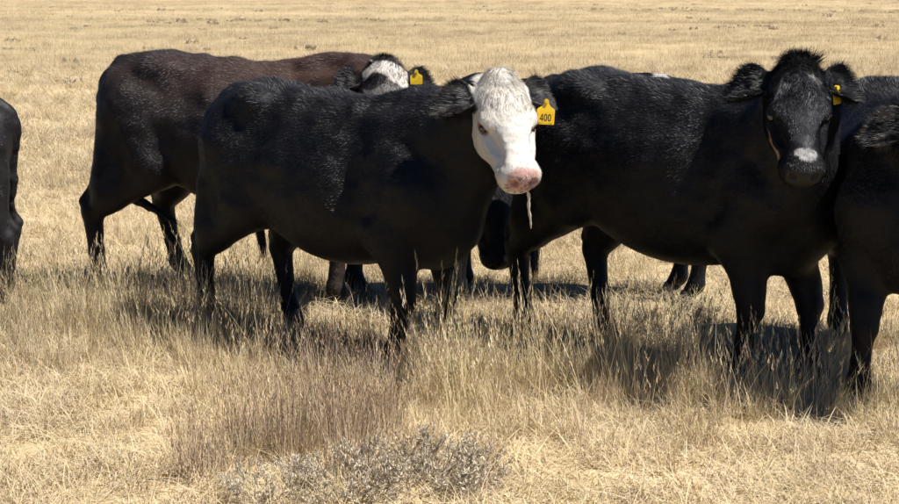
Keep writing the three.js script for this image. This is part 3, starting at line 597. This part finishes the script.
{
  const R = rng(77);
  const tallMask = (x, z) => {            // where the grass was left standing
    let t = 0.5 * fbm(x * 0.9 + 5, z * 0.9, 6.6);
    t += 0.75 * Math.exp(-Math.pow((z + 7.0) / 0.55, 2)) * smooth(-1.5, -0.9, x) * smooth(1.3, 0.9, x);
    t += 0.55 * Math.exp(-Math.pow((z + 7.75) / 0.45, 2));
    t += 1.0 * Math.exp(-Math.pow((x + 1.45) / 0.55, 2) - Math.pow((z + 7.95) / 0.4, 2));
    t += 1.0 * Math.exp(-Math.pow((x + 2.0) / 0.9, 2) - Math.pow((z + 9.0) / 0.35, 2));
    t += 0.85 * Math.exp(-Math.pow((x - 1.45) / 0.75, 2) - Math.pow((z + 6.9) / 0.3, 2));
    t += 0.8 * Math.exp(-Math.pow((x + 0.55) / 0.45, 2) - Math.pow((z + 6.15) / 0.6, 2));
    t += 0.35 * Math.exp(-Math.pow((x - 0.75) / 0.5, 2) - Math.pow((z + 6.3) / 0.4, 2));
    t += 0.25 * smooth(8.5, 9.5, -z) * smooth(14, 11, -z);
    return t;
  };
  const put = (list, x, z, s, sy, k) => list.push([x, z, s, sy, R() * 6.283, k, R()]);
  const strew = (z0, z1, per, fn) => {
    const area = (z1 - z0) * (0.31 * (z0 + z1) + 3);
    for (let i = 0, n = area * per; i < n; i++) {
      const d = lerp(z0, z1, R()), half = 0.31 * d + 1.5, x = (R() * 2 - 1) * half;
      fn(x, -d);
    }
  };
  const tone = (x, z) => 1 + strawTone(x, z) + 0.22 * (R() - 0.5);
  strew(4.2, 14, 80, (x, z) => put(meadow.short, x, z, 0.8 + 0.6 * R(), 0.7 + 0.7 * R(), tone(x, z)));
  strew(14, 34, 22, (x, z) => put(meadow.short, x, z, 1.3 + 0.8 * R(), 1 + 0.6 * R(), tone(x, z)));
  strew(4.2, 14, 34, (x, z) => { const t = tallMask(x, z) + 0.25 * (R() - 0.5); if (R() < 0.07 + smooth(0.0, 0.6, t)) put(meadow.bunch, x, z, 0.7 + 0.5 * R(), 0.35 + 0.5 * R() + 0.7 * clamp(t), tone(x, z)); });
  strew(14, 34, 7, (x, z) => put(meadow.bunch, x, z, 0.9 + 0.6 * R(), 0.6 + 0.6 * R(), tone(x, z)));
  strew(4.4, 12, 26, (x, z) => { const t = tallMask(x, z); if (R() < 0.02 + 0.8 * smooth(0.35, 0.95, t)) put(meadow.stem, x, z, 0.8 + 0.5 * R(), 0.55 + 0.45 * R() + 0.15 * clamp(t), tone(x, z)); });
  for (let i = 0; i < 130; i++) { const x = lerp(-0.15, 1.25, R()), z = -6.95 + 0.45 * (R() + R() - 1) - 0.15 * x; put(R() < 0.6 ? meadow.stem : meadow.bunch, x, z, 0.9 + 0.5 * R(), 0.85 + 0.65 * R(), 1.08 * tone(x, z)); }
  for (let i = 0; i < 150; i++) { const x = lerp(-2.4, -0.9, R()), z = -8.25 + 0.5 * (R() + R() - 1); put(R() < 0.6 ? meadow.stem : meadow.bunch, x, z, 0.9 + 0.5 * R(), 0.8 + 0.6 * R(), 1.05 * tone(x, z)); }
  for (let i = 0; i < 70; i++) { const x = lerp(1.1, 2.3, R()), z = -6.72 + 0.25 * (R() + R() - 1); put(R() < 0.5 ? meadow.stem : meadow.bunch, x, z, 0.8 + 0.5 * R(), 0.6 + 0.6 * R(), 1.05 * tone(x, z)); }
  strew(30, 75, 3.2, (x, z) => put(meadow.far, x, z, 0.8 + 0.8 * R(), 0.6 + 0.6 * R(), tone(x, z)));
  strew(70, 190, 0.9, (x, z) => { if (R() < 0.6 + fbm(x * 0.1, z * 0.25, 3)) put(meadow.far, x, z, 1.2 + 1.4 * R(), 0.8 + 0.7 * R(), tone(x, z)); });
}
function strewGrass(name, label, list, variants) {
  const root = new THREE.Group(); root.name = name; root.userData = { kind: 'stuff', label, category: 'grass' }; scene.add(root);
  const M = new THREE.Matrix4(), Q = new THREE.Quaternion(), E = new THREE.Euler(), C = new THREE.Color();
  variants.forEach((g, v) => {
    const mine = list.filter((q) => ((q[6] * variants.length) | 0) === v), m = new THREE.InstancedMesh(g, grassMat, mine.length);
    m.name = 'tuft'; m.userData.kind = 'stuff'; m.castShadow = m.receiveShadow = true;
    mine.forEach(([x, z, s, sy, turn, k], i) => {
      E.set(0.16 * Math.sin(turn * 7), turn, 0.16 * Math.cos(turn * 5)); Q.setFromEuler(E);
      M.compose(V(x, groundHeight(x, z), z), Q, V(s, sy, s)); m.setMatrixAt(i, M);
      m.setColorAt(i, C.setRGB(k, k * (0.99 + 0.02 * Math.sin(i)), k * (0.97 + 0.06 * Math.sin(i * 1.7))));
    });
    root.add(m);
  });
}
strewGrass('matted_grass', 'short matted straw-coloured dry grass covering the plain', meadow.short, geos.short);
strewGrass('bunch_grass', 'loose tufts of dry golden grass scattered among the cattle', meadow.bunch, geos.bunch);
strewGrass('tall_grass', 'tall dry grass stems with seed heads around the cows hooves', meadow.stem, geos.stem);
strewGrass('distant_grass', 'pale dry grass over the far plain behind the herd', meadow.far, geos.far);

// the big russet clump in the foreground, each bunch its own plant
{
  const clumps = [[-0.62, -5.95, 0.46, 120], [-0.44, -6.15, 0.50, 130], [-0.78, -6.05, 0.36, 90], [-0.28, -6.35, 0.44, 100], [-0.55, -6.45, 0.46, 100], [-0.92, -5.75, 0.28, 80], [-0.36, -5.75, 0.34, 80]];
  clumps.forEach(([x, z, h], i) => {
    const t = thing('bunchgrass_clump', 'thick upright clump of russet dry bunchgrass in front of the white-faced cow', 'grass clump', 'russet bunchgrass clumps');
    const R = rng(600 + i), o = newOut();
    for (let k = 0; k < 210; k++) { const a = R() * 6.283, r = Math.sqrt(R()) * 0.10; const tip = blade(o, Math.cos(a) * r, Math.sin(a) * r, h * (0.3 + 0.75 * R()), 0.06 + 0.75 * R() * R(), a + (R() - 0.5) * 2.2, 0.0026 + 0.001 * R(), pick(russet, R), R, 5); if (R() < 0.3) seedHead(o, tip, 0.05, R, [0.42, 0.28, 0.17]); }
    part('blades', build(o), grassMat, t); t.position.set(x, groundHeight(x, z), z); shadows(t);
  });
}

// ------------------------------------------------------------------ sagebrush and low shrubs
const twigMat = new THREE.MeshStandardMaterial({ color: new THREE.Color().setRGB(0.36, 0.30, 0.23), roughness: 0.9 });
function shrub(seed, radius, height, leafCol, nStem) {
  const R = rng(seed), tw = newOut(), lf = newOut();
  const stick = (a, b, r0, r1) => { const o = tw.pos.length / 3, d = b.clone().sub(a).normalize(), u = V(d.y, d.z, d.x).cross(d).normalize(), w = V().crossVectors(d, u); for (const [p, r] of [[a, r0], [b, r1]]) for (let k = 0; k < 3; k++) { const q = p.clone().addScaledVector(u, r * Math.cos(k * 2.094)).addScaledVector(w, r * Math.sin(k * 2.094)); tw.pos.push(q.x, q.y, q.z); } for (let k = 0; k < 3; k++) { const n = (k + 1) % 3; tw.idx.push(o + k, o + n, o + 3 + k, o + n, o + 3 + n, o + 3 + k); } };
  const grow = (p, d, L, r, depth) => {
    const q = p.clone().addScaledVector(d, L); stick(p, q, r, r * 0.65);
    if (depth === 0 || depth === 1) for (let k = 0; k < 4; k++) {
      const c = p.clone().lerp(q, 0.2 + 0.8 * R()), dir = V(R() - 0.5, R() * 0.9, R() - 0.5).normalize(), l = 0.010 + 0.012 * R(), s = V(R() - 0.5, R() - 0.5, R() - 0.5).cross(dir).normalize().multiplyScalar(0.0019), o = lf.pos.length / 3, g = 0.7 + 0.6 * R(), col = pick(leafCol, R);
      for (const v of [c, c.clone().addScaledVector(dir, l * 0.6).add(s), c.clone().addScaledVector(dir, l), c.clone().addScaledVector(dir, l * 0.6).sub(s)]) { lf.pos.push(v.x, v.y, v.z); lf.col.push(col[0] * g, col[1] * g, col[2] * g); }
      lf.idx.push(o, o + 1, o + 2, o, o + 2, o + 3);
    }
    if (depth > 0) for (let k = 0; k < 3; k++) grow(q, d.clone().add(V((R() - 0.5) * 1.3, (R() - 0.25) * 0.8, (R() - 0.5) * 1.3)).normalize(), L * (0.5 + 0.3 * R()), r * 0.6, depth - 1);
  };
  for (let i = 0; i < nStem; i++) { const a = R() * 6.283, s = 0.3 + R(); grow(V(Math.cos(a) * 0.02, -0.01, Math.sin(a) * 0.02), V(Math.cos(a) * s * radius, height * 0.9, Math.sin(a) * s * radius).normalize(), height * 0.42, 0.0045, 3); }
  return { twigs: rawGeo(tw.pos, null, tw.idx), leaves: build(lf) };
}
const leafMat = new THREE.MeshStandardMaterial({ vertexColors: true, roughness: 0.85, side: THREE.DoubleSide });
const greyLeaf = [[0.52, 0.44, 0.31], [0.58, 0.51, 0.37], [0.42, 0.34, 0.23]], darkLeaf = [[0.11, 0.10, 0.06], [0.15, 0.13, 0.075], [0.09, 0.085, 0.055]];
const greyGeo = [1, 2].map((s) => shrub(700 + s, 0.9, 0.24, greyLeaf, 22)), darkGeo = [1, 2, 3].map((s) => shrub(720 + s, 1.0, 0.20, darkLeaf, 9));
function plantShrub(name, label, geo, x, z, s, group, turn) {
  const t = thing(name, label, 'shrub', group);
  part('twigs', geo.twigs, twigMat, t); part('leaves', geo.leaves, leafMat, t);
  t.position.set(x, groundHeight(x, z), z); t.scale.setScalar(s); t.rotation.y = turn; shadows(t);
}
[[-0.14, -5.62, 1.15], [-0.36, -5.52, 0.95], [0.05, -5.75, 0.8], [-0.62, -5.50, 0.8]].forEach(([x, z, s], i) => plantShrub('sagebrush', 'small silver-grey sagebrush at the foot of the russet grass clump', greyGeo[i % 2], x, z, s, 'grey sagebrush in the foreground', i * 1.7));
[[-1.42, -8.6, 1.1], [-1.62, -8.35, 0.8], [1.15, -8.15, 1.1], [1.25, -8.55, 0.9]].forEach(([x, z, s], i) => plantShrub('dark_shrub', i < 2 ? 'low dark twiggy shrub by the hind legs of the brown-tinged cow' : 'low dark twiggy shrub seen beneath the belly of the cow with the white nose mark', darkGeo[i % 3], x, z, s, i < 2 ? 'dark shrubs by the brown-tinged cow' : 'dark shrubs under the belly', i * 2.1));
{
  const R = rng(909);
  for (let i = 0; i < 175; i++) {
    let d = 24 + 100 * Math.pow(R(), 1.2), x = (R() * 2 - 1) * (0.30 * d + 1);
    if (i > 90 && i < 125) { d = 96 + 9 * R(); x = 8 + 24 * R(); } else if (i >= 125 && i < 155) { d = 68 + 6 * R(); x = -13 + 12 * R() * (0.4 + 0.6 * R()); } else if (i >= 155) { d = 60 + 5 * R(); x = 8 + 14 * R(); }
    else if (fbm(x * 0.05, d * 0.12, 2) < -0.25) continue;
    plantShrub('plain_shrub', 'small dark shrub dotting the dry plain far behind the herd', darkGeo[i % 3], x, -d, 0.6 + 0.8 * R() * R() + 0.2 * R(), 'shrubs on the far plain', R() * 6.28);
  }
}

renderer.render(scene, camera);
